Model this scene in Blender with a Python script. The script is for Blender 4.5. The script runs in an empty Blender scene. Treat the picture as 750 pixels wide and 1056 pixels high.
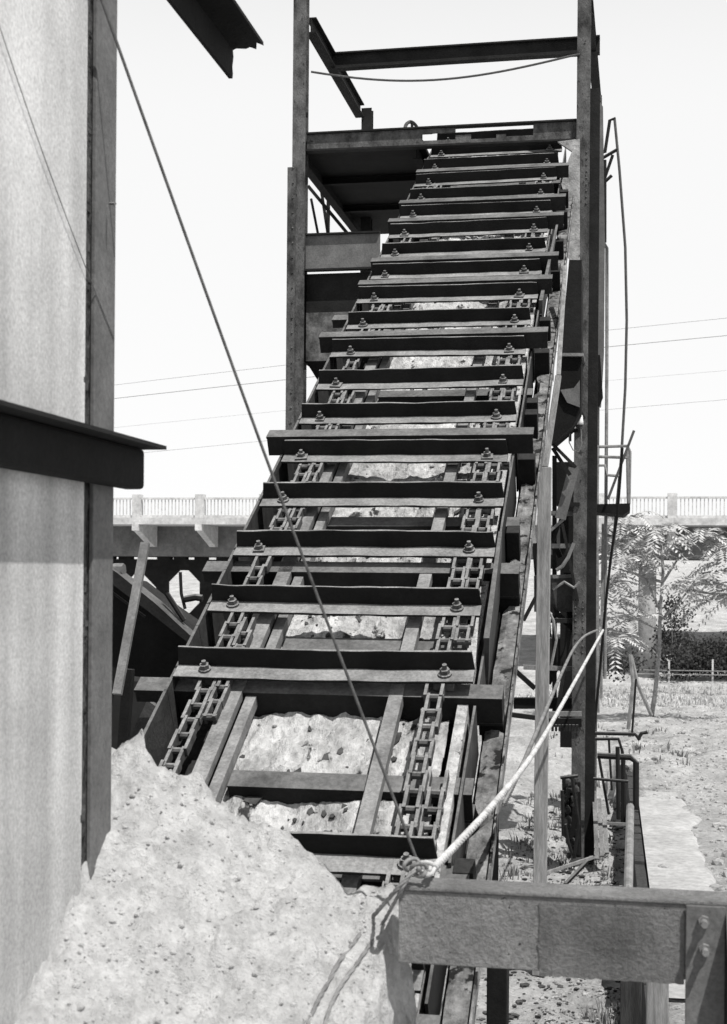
import bpy, bmesh, math, random
from mathutils import Vector, Matrix, noise as mn
R = math.radians
rnd = random.Random(7)
scene = bpy.context.scene
C = scene.collection
E = 3.2                      # eye height above the lower floor

# ------------------------------------------------------------------ camera
F, HY, ROLL, YAW = 1437.0, 590.0, 0.008, R(10.55)
r0 = Vector((math.cos(YAW), math.sin(YAW), 0)); f0 = Vector((-math.sin(YAW), math.cos(YAW), 0)); u0 = Vector((0, 0, 1))
RR = r0 * math.cos(ROLL) + u0 * math.sin(ROLL)
UU = u0 * math.cos(ROLL) - r0 * math.sin(ROLL)
cd = bpy.data.cameras.new('camera'); cam = bpy.data.objects.new('camera', cd); C.objects.link(cam)
cd.sensor_fit = 'VERTICAL'; cd.sensor_height = 36; cd.sensor_width = 36
cd.lens = 36 * F / 1056; cd.shift_y = (HY - 528) / 1056
cd.clip_end = 4000; cd.clip_start = .05
cd.dof.use_dof = True; cd.dof.focus_distance = 10.5; cd.dof.aperture_fstop = 7
M = Matrix((( RR.x, UU.x, -f0.x, 0), (RR.y, UU.y, -f0.y, 0), (RR.z, UU.z, -f0.z, E), (0, 0, 0, 1)))
cam.matrix_world = M
scene.camera = cam

def P(px, py, Y=None, X=None, Z=None):
    """surveyed point: the sight line through a photo position cut by a world plane (Z relative to the eye)"""
    d = f0 * F + RR * (px - 375) - UU * (py - HY)
    t = Y / d.y if Y is not None else (X / d.x if X is not None else Z / d.z)
    p = d * t
    return Vector((p.x, p.y, p.z + E))

def proj(p):
    q = Vector((p.x, p.y, p.z - E)); d = q.dot(f0)
    return 375 + F * q.dot(RR) / d, HY - F * q.dot(UU) / d

# ------------------------------------------------------------------ objects
def tag(o, label=None, cat=None, group=None, kind=None):
    if label: o['label'] = label
    if cat: o['category'] = cat
    if group: o['group'] = group
    if kind: o['kind'] = kind
    return o
def thing(name, label, cat, loc=(0, 0, 0), group=None):
    o = bpy.data.objects.new(name, None); C.objects.link(o); o.location = loc
    o.empty_display_size = .2
    return tag(o, label, cat, group)

class MB:
    def __init__(s): s.v = []; s.f = []
    def add(s, vs, fs):
        n = len(s.v); s.v += [Vector(v) for v in vs]; s.f += [tuple(i + n for i in f) for f in fs]; return s
    def box(s, a, b, T=None):
        (x0, y0, z0), (x1, y1, z1) = a, b
        vs = [(x0,y0,z0),(x1,y0,z0),(x1,y1,z0),(x0,y1,z0),(x0,y0,z1),(x1,y0,z1),(x1,y1,z1),(x0,y1,z1)]
        if T: vs = [T(*v) for v in vs]
        return s.add(vs, [(3,2,1,0),(4,5,6,7),(0,1,5,4),(1,2,6,5),(2,3,7,6),(3,0,4,7)])
    def prism(s, prof, p, q, up=(0, 0, 1)):
        """extrude the closed 2-D outline prof (side, up) from p to q"""
        p, q = Vector(p), Vector(q); d = (q - p).normalized(); up = Vector(up)
        sd = d.cross(up).normalized(); up = sd.cross(d).normalized(); n = len(prof)
        vs = [p + sd * a + up * b for a, b in prof] + [q + sd * a + up * b for a, b in prof]
        fs = [(i, (i + 1) % n, n + (i + 1) % n, n + i) for i in range(n)]
        return s.add(vs, fs + [tuple(range(n))[::-1], tuple(range(n, 2 * n))])
    def bar(s, p, q, w, h, up=(0, 0, 1)):
        return s.prism([(-w/2,-h/2),(w/2,-h/2),(w/2,h/2),(-w/2,h/2)], p, q, up)
    def ibeam(s, p, q, w, h, t=.015, up=(0, 0, 1)):
        a, b = w/2, h/2; k = t*.5
        return s.prism([(-a,-b),(a,-b),(a,-b+t),(k,-b+t),(k,b-t),(a,b-t),(a,b),(-a,b),(-a,b-t),(-k,b-t),(-k,-b+t),(-a,-b+t)], p, q, up)
    def angle(s, p, q, w, h, t=.012, up=(0, 0, 1)):
        return s.prism([(0,0),(w,0),(w,t),(t,t),(t,h),(0,h)], p, q, up)
    def tube(s, pts, r, n=8, r1=None, close=True):
        pts = [Vector(p) for p in pts]; m = len(pts); base = len(s.v)
        prev = None
        for i, p in enumerate(pts):
            d = (pts[min(i+1, m-1)] - pts[max(i-1, 0)]).normalized()
            if prev is None:
                a = d.orthogonal().normalized()
            else:
                a = (prev - d * prev.dot(d)).normalized()
            prev = a; b = d.cross(a); rr = r if r1 is None else r + (r1 - r) * i / (m - 1)
            for k in range(n):
                t = 2 * math.pi * k / n; s.v.append(p + a * rr * math.cos(t) + b * rr * math.sin(t))
        for i in range(m - 1):
            for k in range(n):
                s.f.append((base+i*n+k, base+i*n+(k+1)%n, base+(i+1)*n+(k+1)%n, base+(i+1)*n+k))
        if close:
            s.f.append(tuple(base + k for k in range(n))[::-1]); s.f.append(tuple(base+(m-1)*n+k for k in range(n)))
        return s
    def lump(s, c, r, sd, sq=1.0, lev=1):
        bm = bmesh.new(); bmesh.ops.create_icosphere(bm, subdivisions=lev, radius=1)
        o = Vector((sd * 7.3 % 91, sd * 3.1 % 57, sd % 37))
        vs = []
        for v in bm.verts:
            k = 1 + .45 * mn.noise(v.co * 1.3 + o); q = v.co * k * r; vs.append(Vector(c) + Vector((q.x, q.y, q.z * sq)))
        s.add(vs, [tuple(v.index for v in f.verts) for f in bm.faces]); bm.free(); return s
    def build(s, name, mat, parent=None, smooth=False, bevel=0):
        me = bpy.data.meshes.new(name); me.from_pydata(s.v, [], s.f); me.update()
        bm = bmesh.new(); bm.from_mesh(me); bmesh.ops.recalc_face_normals(bm, faces=bm.faces); bm.to_mesh(me); bm.free()
        me.materials.append(mat)
        if smooth: me.polygons.foreach_set('use_smooth', [True] * len(me.polygons))
        o = bpy.data.objects.new(name, me); C.objects.link(o)
        if parent is not None:
            o.parent = parent
            o.matrix_parent_inverse = Matrix.Translation(parent.location).inverted()
        if bevel:
            m = o.modifiers.new('bevel', 'BEVEL'); m.width = bevel; m.segments = 2; m.limit_method = 'ANGLE'; m.angle_limit = R(40)
        return o
def copy_tree(o, parent=None):
    c = o.copy(); C.objects.link(c)
    if parent is not None:
        c.parent = parent; c.matrix_parent_inverse = o.matrix_parent_inverse.copy()
    for ch in list(o.children): copy_tree(ch, c)
    return c

# ------------------------------------------------------------------ materials (neutral greys: the photograph is black and white)
def mat(name, lo, hi, scale=6.0, rough=.85, bump=.25, bscale=40., lit_top=None, streak=False, spots=None, stretch=None, spec=.25, bdist=.02, flat=.7):
    m = bpy.data.materials.new(name); m.use_nodes = True; nt = m.node_tree; N = nt.nodes; L = nt.links
    b = N['Principled BSDF']; b.inputs['Roughness'].default_value = rough; b.inputs['Specular IOR Level'].default_value = spec
    tc = N.new('ShaderNodeTexCoord'); oi = N.new('ShaderNodeObjectInfo')
    ad = N.new('ShaderNodeVectorMath'); ad.operation = 'ADD'
    sc_ = N.new('ShaderNodeMath'); sc_.operation = 'MULTIPLY'; sc_.inputs[1].default_value = 37.0
    L.new(oi.outputs['Random'], sc_.inputs[0]); L.new(tc.outputs['Object'], ad.inputs[0]); L.new(sc_.outputs[0], ad.inputs[1])
    mp = N.new('ShaderNodeMapping'); L.new(ad.outputs[0], mp.inputs['Vector'])
    if stretch: mp.inputs['Scale'].default_value = stretch
    def nz(s, d=6, ro=.6, src=mp):
        n = N.new('ShaderNodeTexNoise'); n.inputs['Scale'].default_value = s; n.inputs['Detail'].default_value = d
        n.inputs['Roughness'].default_value = ro; L.new(src.outputs[0], n.inputs['Vector']); return n
    def ramp(src, p0, c0, p1, c1):
        r = N.new('ShaderNodeValToRGB'); e = r.color_ramp.elements
        e[0].position = p0; e[0].color = (c0, c0, c0, 1); e[1].position = p1; e[1].color = (c1, c1, c1, 1)
        L.new(src, r.inputs[0]); return r
    def mix(fac, a, bb, mode='MIX'):
        x = N.new('ShaderNodeMix'); x.data_type = 'RGBA'; x.blend_type = mode
        if isinstance(fac, float): x.inputs[0].default_value = fac
        else: L.new(fac, x.inputs[0])
        for sock, val in ((x.inputs[6], a), (x.inputs[7], bb)):
            if isinstance(val, float): sock.default_value = (val, val, val, 1)
            else: L.new(val, sock)
        return x.outputs[2]
    big = nz(scale, 8, .65)
    col = ramp(big.outputs['Fac'], .33, lo, .67, hi).outputs[0]
    fine = nz(bscale, 8, .7)
    fr = ramp(fine.outputs['Fac'], .3, .55, .7, 1.35)
    col = mix(flat, col, fr.outputs[0], 'MULTIPLY')
    if streak:
        m2 = N.new('ShaderNodeMapping'); m2.inputs['Scale'].default_value = (3.0, 3.0, .22); L.new(ad.outputs[0], m2.inputs['Vector'])
        sn = nz(1.6, 2.5, .45, m2); col = mix(.8, col, ramp(sn.outputs['Fac'], .36, .60, .58, 1.06).outputs[0], 'MULTIPLY')
    if spots:
        sn = nz(spots[0], 4, .6); col = mix(ramp(sn.outputs['Fac'], spots[1], 0., spots[1] + .05, 1.).outputs[0], col, spots[2])
    if lit_top is not None:  # sun contrast put into the colour: upward faces painted paler than the rest
        ge = N.new('ShaderNodeNewGeometry'); sx = N.new('ShaderNodeSeparateXYZ'); L.new(ge.outputs['Normal'], sx.inputs[0])
        mr = N.new('ShaderNodeMapRange'); mr.inputs[1].default_value = .35; mr.inputs[2].default_value = .8; L.new(sx.outputs['Z'], mr.inputs[0])
        lit_col = mix(.85, ramp(big.outputs['Fac'], .3, lit_top * .5, .7, lit_top * 1.35).outputs[0], fr.outputs[0], 'MULTIPLY')
        col = mix(mr.outputs[0], col, lit_col)
    L.new(col, b.inputs['Base Color'])
    bp = N.new('ShaderNodeBump'); bp.inputs['Strength'].default_value = bump; bp.inputs['Distance'].default_value = bdist
    L.new(fine.outputs['Fac'], bp.inputs['Height']); L.new(bp.outputs[0], b.inputs['Normal'])
    return m
M_flight = mat('black_steel_lit_top', .004, .011, 5, .75, .25, 60, lit_top=.25)  # pale upper faces are sunlight painted into the steel colour
M_dark = mat('dark_rusted_steel', .006, .018, 4, .8, .3, 40, lit_top=.15)
M_black = mat('near_black_steel', .003, .009, 4, .9, .3, 40, lit_top=.03)  # near-black tone for the darkest steel parts
M_plate = mat('rusted_side_plate', .03, .065, 7, .8, .3, 50, lit_top=.15)
M_post = mat('rusted_post_steel', .025, .15, 4, .8, .6, 45, lit_top=.13, stretch=(1.5, 1.5, .9), spots=(15, .61, .03))
M_rail = mat('worn_guide_rail', .13, .24, 6, .6, .2, 60, lit_top=.24)
M_chain = mat('chain_steel', .03, .12, 12, .6, .2, 80, lit_top=.24)
M_bolt = mat('bolt_steel', .04, .10, 20, .6, .2, 80, lit_top=.22)
M_floor = mat('debris_covered_trough', .34, .86, 5, .95, .9, 22, spots=(6, .60, .06), bdist=.05, stretch=(1.6, .7, .7))
M_conc = mat('spalled_concrete', .22, .50, 6, .95, .6, 30, spots=(7, .66, .05), bdist=.03)
M_stringer = mat('stained_stringer', .05, .36, 7, .95, .8, 30, spots=(11, .56, .02), bdist=.03)
M_crust = mat('white_crust', .40, .85, 9, .95, .9, 24, spots=(12, .6, .08), bdist=.05)
M_wall = mat('weathered_concrete_panel', .45, .72, 1.6, .95, .12, 90, streak=True, bdist=.008)
M_joint = mat('crumbled_mortar_joint', .015, .13, 22, .95, .8, 40)
M_angle = mat('grey_steel_angle', .10, .17, 5, .7, .2, 60)
M_mound = mat('rubble_concrete', .47, .76, 11, 1., .9, 60, spots=(46, .73, .4), bdist=.03, flat=.4)
M_beam = mat('painted_flange_beam', .15, .34, 2.6, .75, .9, 70, lit_top=.26, bdist=.02, spots=(60, .66, .04))
M_ground = mat('pale_gravel_ground', .36, .66, 1.6, 1., 1., 16, spots=(14, .64, .12), bdist=.08)
M_pad = mat('concrete_pad', .36, .5, 1.4, .95, .3, 14, bdist=.02)
M_stone = mat('stone', .16, .55, 5, .95, .4, 30)
M_rubbish = mat('dark_litter', .01, .06, 9, .95, .5, 30, lit_top=.08)
M_wood = mat('weathered_wood', .17, .36, 5, .9, .4, 30, stretch=(6, 6, .5))
M_darkwood = mat('dark_timber', .03, .08, 5, .9, .5, 30, stretch=(6, 6, .5))
M_rope = mat('pale_rope', .42, .72, 9, .9, .4, 90)
M_cable = mat('steel_cable', .06, .12, 30, .6, .2, 90)
M_pipe = mat('galvanised_pipe', .14, .3, 8, .6, .15, 60)
M_bridge = mat('bridge_concrete', .45, .66, 1.2, .95, .2, 8)
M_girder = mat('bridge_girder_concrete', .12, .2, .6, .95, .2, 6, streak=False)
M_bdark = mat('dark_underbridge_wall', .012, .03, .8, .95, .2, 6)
M_leaf = mat('leaf', .26, .68, 3, .6, .0, 20)
M_leafd = mat('dark_leaf', .015, .05, 3, .8, .0, 20)
M_weed = mat('weed', .05, .26, 3, .8, .0, 20)
M_bark = mat('bark', .16, .34, 10, .9, .4, 40)
M_porc = mat('porcelain', .7, .8, 3, .2, .0, 20, spec=.5)

# ------------------------------------------------------------------ conveyor frame of reference: x across, s up the slope, n off the slope
TH = R(30.2); cT, sT = math.cos(TH), math.sin(TH)
def CV(x, s, n): return Vector((x, 7 + s * cT - n * sT, E - .408 + s * sT + n * cT))
def s_for(py, x, n):
    a, b = -8., 14.
    for _ in range(50):
        m = (a + b) / 2
        if proj(CV(x, m, n))[1] > py: a = m
        else: b = m
    return a
BX0, BX1 = -2.095, -.865
FX0, FX1 = -2.237, -.728
S_LO, S_HI = -4.6, 11.15

conv = thing('inclined_conveyor', 'long inclined drag chain conveyor of rusty steel flights climbing to the tower', 'conveyor', CV(-1.5, -4, 0))
# trough floor with caked debris
b = MB(); nx, ns = 44, 640
for j in range(ns + 1):
    s = S_LO + (S_HI - S_LO) * j / ns
    for i in range(nx + 1):
        x = -1.84 + 1.0 * i / nx + .0
        p = Vector((x * 6, s * 6, 0))
        n = -.215 + .05 * mn.noise(p * .5) + .025 * mn.noise(p * 1.7) + .015 * mn.noise(p * 4) + .035 * abs(mn.noise(Vector((x * 9, s * .7, 4)))) + .012 * mn.noise(p * 8)
        b.v.append(CV(x, s, n))
for j in range(ns):
    for i in range(nx):
        a = j * (nx + 1) + i; b.f.append((a, a + 1, a + nx + 2, a + nx + 1))
b.build('trough_floor', M_floor, conv)
# flakes of scale lying on the floor
b = MB()
for k in range(800):
    s = rnd.uniform(-3.5, 8); x = rnd.choice([-1.74, -1.5, -1.3, -1.0]) + rnd.gauss(0, .09); w = min(.038, .005 + rnd.expovariate(90))
    if mn.noise(Vector((x * 3, s * 2.2, 0))) < -.12: continue
    T = lambda a, c, d, s=s, x=x: CV(x + a, s + c, -.215 + .05 * mn.noise(Vector((x * 3, s * 3, 0))) + .035 * mn.noise(Vector((x * 10.2, s * 10.2, 0))) + .002 + d * .7)
    a = rnd.uniform(0, 6); tilt = rnd.uniform(-.5, .5)
    pts = []
    for q in range(5):
        t = a + q * 1.257 + rnd.uniform(-.3, .3); rr = w * rnd.uniform(.6, 1.3)
        pts.append((rr * math.cos(t), rr * 1.6 * math.sin(t), .012 + tilt * rr * math.cos(t)))
    vs = [T(*p) for p in pts] + [T(p[0], p[1], p[2] - .014) for p in pts]
    b.add(vs, [(0,1,2,3,4), (9,8,7,6,5)] + [(i, 5 + i, 5 + (i+1) % 5, (i+1) % 5) for i in range(5)])
tag(b.build('debris', M_rubbish, conv), 'dark flakes of scale and rubble on the trough floor', kind='stuff')
b = MB()
for k in range(2000):
    s = rnd.uniform(-3.5, 9); x = rnd.uniform(-1.8, -.88); r = min(.018, .003 + rnd.expovariate(220))
    b.lump(CV(x, s, -.21 + .05 * mn.noise(Vector((x * 3, s * 3, 0))) + .035 * mn.noise(Vector((x * 10.2, s * 10.2, 0)))), r, k, .6, 1)
tag(b.build('crust', M_floor, conv), 'pale crumbs of crust on the trough floor', kind='stuff')
def cbox(name, x0, x1, s0, s1, n0, n1, m, **kw):
    return MB().box((x0, s0, n0), (x1, s1, n1), CV).build(name, m, conv, **kw)
# guide rails (pale worn flats) inside the chains
cbox('guide_rail', -1.965, -1.885, S_LO, S_HI, -.115, -.07, M_rail)
cbox('guide_rail', -1.868, -1.815, S_LO, S_HI, -.16, -.10, M_rail)
cbox('guide_rail', -1.135, -1.065, S_LO, S_HI, -.13, -.075, M_rail)
cbox('rail_web', -1.945, -1.905, S_LO, S_HI, -.30, -.117, M_black)
cbox('rail_web', -1.118, -1.085, S_LO, S_HI, -.30, -.132, M_black)
cbox('debris_strip', -.795, -.742, S_LO, 8.5, -.28, -.12, M_crust)
cbox('bed_plate', -2.24, -.735, S_LO, S_HI, -.42, -.37, M_black)
cbox('chain_bed', -2.232, -1.97, S_LO, S_HI, -.33, -.27, M_black)
# side plates
b = MB()
for k in range(26):
    s0 = S_LO + k * .606; b.box((-2.262, s0, -.46), (-2.246, s0 + .602, -.012), CV)
b.build('side_plate', M_plate, conv)
cuts_r = sorted([S_LO] + [s_for(p_, -.7, -.05) for p_ in (1042, 892, 708, 584, 463, 355, 272, 241, 212)] + [S_HI])
for k, (sa, sb) in enumerate(zip(cuts_r, cuts_r[1:])):
    if sb - sa < .3: continue
    MB().box((-.712, sa + .07, -.40), (-.700, sb - (.09 if k != 6 else .5), -.07 + rnd.uniform(-.05, .05)), CV).build('side_plate', M_plate if k in (2, 3) else M_dark, conv)
cbox('side_web', -.698, -.680, S_LO, S_HI - .4, -.75, -.42, M_black)
# leaning strip plates on the right edge
for (s0, s1, x0, x1) in ((.15, 1.0, -.70, -.685), (5.3, 6.9, -.70, -.63)):
    MB().add([CV(x0, s0, -.3), CV(x0 + .012, s0, -.3), CV(x1 + .02, s1, .16), CV(x1, s1, .16), CV(x0, s1, -.25), CV(x0 + .012, s1, -.25), CV(x0 + .03, s0, .0), CV(x0, s0, .0)],
             [(0,1,6,7), (5,4,3,2), (0,7,3,4), (1,5,2,6), (7,6,2,3), (0,4,5,1)]).build('loose_strip_plate', M_plate, conv)
# cross beams: top coloured pale as if sunlit, dark face, ends sticking out as outriggers
for (py, x0, x1, n1) in ((803, -1.80, -.66, -.13), (708, -2.46, -.575, -.08), (663, -1.80, -.74, -.15), (584, -2.42, -.575, -.07),
                     (537, -1.8, -.62, -.13), (405, -1.8, -.66, -.13), (324, -2.46, -.68, -.12),
                     (190, -2.2, -.70, -.1), (172, -2.2, -.68, -.1), (892, -1.8, -.62, -.13), (1042, -1.9, -.64, -.06)):
    s = s_for(py, -1.5, n1)
    # channel: top flange + web facing down the slope
    xi = max(x0, -2.243); wd = .085 if n1 > -.05 else .15
    b = MB().box((x0, s - .07, n1 - .015), (x1, s + .05, n1), CV).box((xi + .002, s - .068, n1 - wd), (x1 - .002, s - .05, n1 - .016), CV) \
        .box((xi + .002, s - .068, n1 - wd - .015), (x1 - .002, s + .048, n1 - wd - .001), CV)
    if x0 < -2.25: b.box((x0 + .003, s - .066, n1 - .075), (-2.264, s - .05, n1 - .016), CV)
    b.build('cross_beam', M_dark, conv)
# bracket boxes hanging at the right-hand ends
for py, h, xo in ((892, .30, -.60), (716, .34, -.575), (592, .36, -.575), (545, .22, -.61), (470, .40, -.575), (412, .24, -.61), (424, .3, -.6), (361, .36, -.575), (328, .24, -.60), (278, .36, -.575), (247, .34, -.58), (217, .3, -.58), (196, .28, -.6), (178, .28, -.6)):
    s = s_for(py, -.66, -.12)
    MB().box((-.692, s - .045, -.125 - h), (xo - .004, s + .05, -.125), CV).build('end_bracket', M_black, conv, bevel=.004)
# pale spalled stringer along the right side, thin flange on its outer edge
b = MB(); ns = 420
prof_s = ((-.672, -.48), (-.672, -.315), (-.64, -.305), (-.60, -.305), (-.575, -.305), (-.570, -.48))
for j in range(ns + 1):
    s = S_LO + (S_HI - .6 - S_LO) * j / ns
    for i, (x, n) in enumerate(prof_s):
        p = Vector((x * 11, s * 4, n * 9))
        sp = max(0, mn.noise(p) - .25) * .16 + .004 * mn.noise(p * 4)
        b.v.append(CV(x + (sp if i < 2 else 0), s, n - sp))
m6 = len(prof_s)
for j in range(ns):
    for i in range(m6 - 1):
        a = j * m6 + i; b.f.append((a, a + 1, a + m6 + 1, a + m6))
sg = b.build('stringer', M_stringer, conv)
b = MB()
for k in range(22):
    s0 = S_LO + k * .69
    b.box((-.566, s0, -.37), (-.556, s0 + .688, -.285 + rnd.uniform(-.006, .006)), CV)
b.build('flange', M_stringer, sg)
# trestle legs carrying the slope
for Y in (5.6, 8.4, 11.2, 14.0):
    s = (Y - 7) / cT
    for x in (-2.2, -1.3):
        top = CV(x, s, -.44); MB().ibeam((top.x, top.y, 0), top, .14, .14, .014, up=(0, 1, 0)).build('trestle_leg', M_black, conv)
    t0 = CV(-2.2, s, -.5); z = max(t0.z * .5, .3)
    MB().bar((-2.1, Y, z), (-1.35, Y, z), .1, .12).build('trestle_tie', M_black, conv)
# flights
def bolt(x, s, par, dn=0, ang=0):
    o = MB(); h = rnd.uniform(.85, 1.15)
    hexv = [(math.cos(ang + a * math.pi / 3) * .025, math.sin(ang + a * math.pi / 3) * .025) for a in range(6)]
    w = rnd.uniform(.030, .042); r_ = ang - .5
    if rnd.random() < .6:
        c4 = [(math.cos(r_ * .25 + .785 + t * 1.571) * w * 1.4, math.sin(r_ * .25 + .785 + t * 1.571) * w * 1.4) for t in range(4)]
    else:
        c4 = [(math.cos(t * .628) * w, math.sin(t * .628) * w) for t in range(10)]
    m = len(c4)
    o.add([CV(x + a, s + c, .0035 + dn) for a, c in c4] + [CV(x + a, s + c, .0125 + dn) for a, c in c4],
          [tuple(range(m))[::-1], tuple(range(m, 2*m))] + [(i, (i+1) % m, m + (i+1) % m, m + i) for i in range(m)])
    o.add([CV(x + a, s + c, .013 + dn) for a, c in hexv] + [CV(x + a, s + c, .036 + dn) for a, c in hexv],
          [(5,4,3,2,1,0), (6,7,8,9,10,11)] + [(i, (i+1) % 6, 6 + (i+1) % 6, 6 + i) for i in range(6)])
    q = [CV(x + .013 * math.cos(a * .785), s + .013 * math.sin(a * .785), .0365 + dn) for a in range(8)]
    q2 = [CV(x + .012 * math.cos(a * .785), s + .012 * math.sin(a * .785), .036 + .024 * h + dn) for a in range(8)]
    o.add(q + q2, [tuple(range(8))[::-1], tuple(range(8, 16))] + [(i, (i+1) % 8, 8 + (i+1) % 8, 8 + i) for i in range(8)])
    return o.build('bolt', M_bolt, par)
S0 = (6.8364 - 7) / cT; PT = .5383 / cT
idx = [-2.2, -3.2] + list(range(19))
prof_f = [(-.062, -.012), (.062, -.012), (.062, .098), (.060, .103), (.048, .103), (.046, .098), (.046, .004), (.042, 0), (-.060, 0), (-.062, -.004)]
for k, i in enumerate(idx):
    s = S0 + PT * i; b = MB(); n = len(prof_f); NC = 28
    fx0, fx1 = FX0 + rnd.uniform(-.015, .015), FX1 + rnd.uniform(-.015, .015)
    tw, yaw_, tip = rnd.uniform(-.05, .05), rnd.uniform(-.011, .011), rnd.uniform(-.006, .006)
    bow = rnd.uniform(-.012, .006)
    for j in range(NC + 1):
        u = j / NC; x = fx0 + (fx1 - fx0) * u; m_ = (x + 1.48)
        for q, (a_, c_) in enumerate(prof_f):
            e = .0035 * mn.noise(Vector((x * 7, i * 5.1, q * .35)))
            lean = tw * (1 + .4 * mn.noise(Vector((x * 2, i, 9)))) * max(c_, 0)
            chip = 0
            if c_ > .09: chip = -.012 * max(0, mn.noise(Vector((x * 5, i * 3.7, 2))) - .25)
            end = 0
            if j in (0, NC) and c_ > .09: end = (.012 if j == 0 else -.012)
            b.v.append(CV(x + end, s + a_ + m_ * yaw_ + lean + e + bow * (1 - (m_ / .75) ** 2), c_ + m_ * tip + e + chip))
    for j in range(NC):
        for q in range(n): b.f.append((j*n+q, j*n+(q+1) % n, (j+1)*n+(q+1) % n, (j+1)*n+q))
    b.f += [tuple(range(n)), tuple(NC*n + q for q in range(n))[::-1]]
    fl = b.build('flight', M_flight, conv)
    for bx in (BX0, BX1):
        m_ = bx + 1.48
        bolt(bx + rnd.uniform(-.008, .008), s + m_ * yaw_ + bow * (1 - (m_ / .75) ** 2) + rnd.uniform(-.006, .006), fl, m_ * tip, rnd.uniform(0, 1.05))
# long cross bars riding directly behind some flights and overhanging both sides
for i, x0, x1 in ((4, -2.345, -.575), (7, -2.35, -.575), (9, -2.25, -.60), (10, -2.24, -.575), (12, -2.27, -.58), (13, -2.25, -.585), (15, -2.24, -.6)):
    s = S0 + PT * i + .012; t_ = rnd.uniform(-.01, .01)
    b = MB().box((x0, s + .075, .098 + t_), (x1, s + .185, .112 + t_), CV).box((x0 + .003, s + .077, -.02), (x1 - .003, s + .092, .0975 + t_), CV)
    b.box((x0 + .004, s + .0925, -.02), (x1 - .004, s + .18, -.006), CV).build('cross_bar', M_dark, conv)
# chains: ladder-like strands of side bars and pins
def strand(b, x, s0, s1, off, w=.078, pitch=.122, sag=0):
    s = s0 + off; k = 0
    while s < s1:
        ww = w / 2 * (1 if k % 2 else .76); jx = rnd.uniform(-.004, .004); jn = rnd.uniform(-.006, .006); nn = -.035 + .006 * math.sin(s * 3) + sag
        for sd in (-1, 1):
            x0 = x + sd * ww
            b.box((x0 - .008 + jx, s - .014, nn - .024 + jn), (x0 + .008 + jx, s + pitch + .014, nn + .024 + jn), CV)
        b.tube([CV(x - w * .62, s, nn), CV(x + w * .62, s, nn)], .018, 8)
        s += pitch; k += 1
    return b
b = strand(MB(), -2.06, S_LO, S_HI, 0)
for (sa, sb) in ((-.6, .2), (1.2, 3.4), (4.4, 6.5), (7.5, S_HI)): strand(b, -2.06 + .083, sa, sb, .06, .06)
b.build('drag_chain', M_chain, conv)
b = strand(MB(), BX1 - .035, S_LO, S_HI, 0)
strand(b, BX1 + .05, S_LO, -1.0, .06, sag=-.05)
strand(b, BX1 + .05, 0.1, S_HI, .06)
b.build('drag_chain', M_chain, conv)
# chain lugs clamped under each flight
for i in idx:
    s = S0 + PT * i
    MB().box((BX0 - .05, s - .05, -.06), (BX0 + .05, s + .05, -.0125), CV).build('chain_lug', M_chain, conv)
    MB().box((BX1 - .05, s - .05, -.06), (BX1 + .05, s + .05, -.0125), CV).build('chain_lug', M_chain, conv)
# head pulley rims showing over the cross beam
for x, py in ((425, 137),):
    c = P(x, 137, Y=17.0)
    pts = [c + Vector((.07 * math.cos(a * math.pi / 12), .12 * math.cos(a * math.pi / 12), .13 * math.sin(a * math.pi / 12))) for a in range(25)]
    b = MB().tube(pts, .022, 6)
    for a in range(4):
        b.bar(c, c + Vector((.06 * math.cos(a * 1.571), .11 * math.cos(a * 1.571), .12 * math.sin(a * 1.571))), .03, .03, up=(1, 0, 0))
    b.tube([c + Vector((-.1, 0, 0)), c + Vector((.25, 0, 0))], .03, 8)
    b.build('head_sheave', M_post, conv)

# ------------------------------------------------------------------ head tower
YF, YB = 15.5, 18.7
tower = thing('steel_tower', 'rusty open steel tower with a platform around the head of the conveyor', 'tower', (-1.9, YF, 0))
def col(name, px, w, Y, ztop, z0=0, m=M_post, d=.16):
    p = P(px[0], px[1], Y=Y)
    return MB().ibeam((p.x, Y, z0), (p.x, Y, ztop), w, d, .014, up=(0, 1, 0)).build(name, m, tower)
XL = P(310, 140, Y=YF).x; XR = P(603, 140, Y=YF).x
TOP = 12.0
# front left post: H section with riveted outer flange on the lower length
pl = MB().box((XL - .075, YF - .08, 0), (XL + .075, YF - .066, TOP)).box((XL - .075, YF + .066, 0), (XL + .075, YF + .08, TOP)).box((XL - .012, YF - .066, 0), (XL + .012, YF + .066, TOP)).build('post', M_post, tower)
zr = P(300, 175, Y=YF).z
b = MB().box((XL - .125, YF - .098, 0), (XL - .030, YF - .081, zr)).box((XL - .125, YF - .081, 0), (XL - .108, YF + .06, zr))
b.build('splice_angle', M_post, pl)
b = MB(); z = .3
while z < zr:
    b.lump((XL - .126, YF - .03, z), .016, z, 1, 1); b.lump((XL - .06, YF - .0985, z), .013, z, 1, 1); z += .17
b.build('rivets', M_post, pl, smooth=True)
# front right post
pr = MB().box((XR - .085, YF - .09, 0), (XR + .06, YF - .075, TOP)).box((XR - .085, YF + .075, 0), (XR + .06, YF + .09, TOP)).box((XR - .02, YF - .075, 0), (XR + .0, YF + .075, TOP)).build('post', M_post, tower)
b = MB()
for z0 in (P(600, 160, Y=YF).z, P(600, 620, Y=YF).z):
    for q in range(9):
        for dx in (-.055, .025): b.lump((XR + dx, YF - .091, z0 - q * .07), .012, q + z0, 1, 1)
b.build('rivets', M_post, pr, smooth=True)
MB().box((XR + .03, YF + .02, 0), (XR + .165, YF + .06, P(618, 90, Y=YF).z)).build('stiffener', M_dark, pr)
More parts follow.
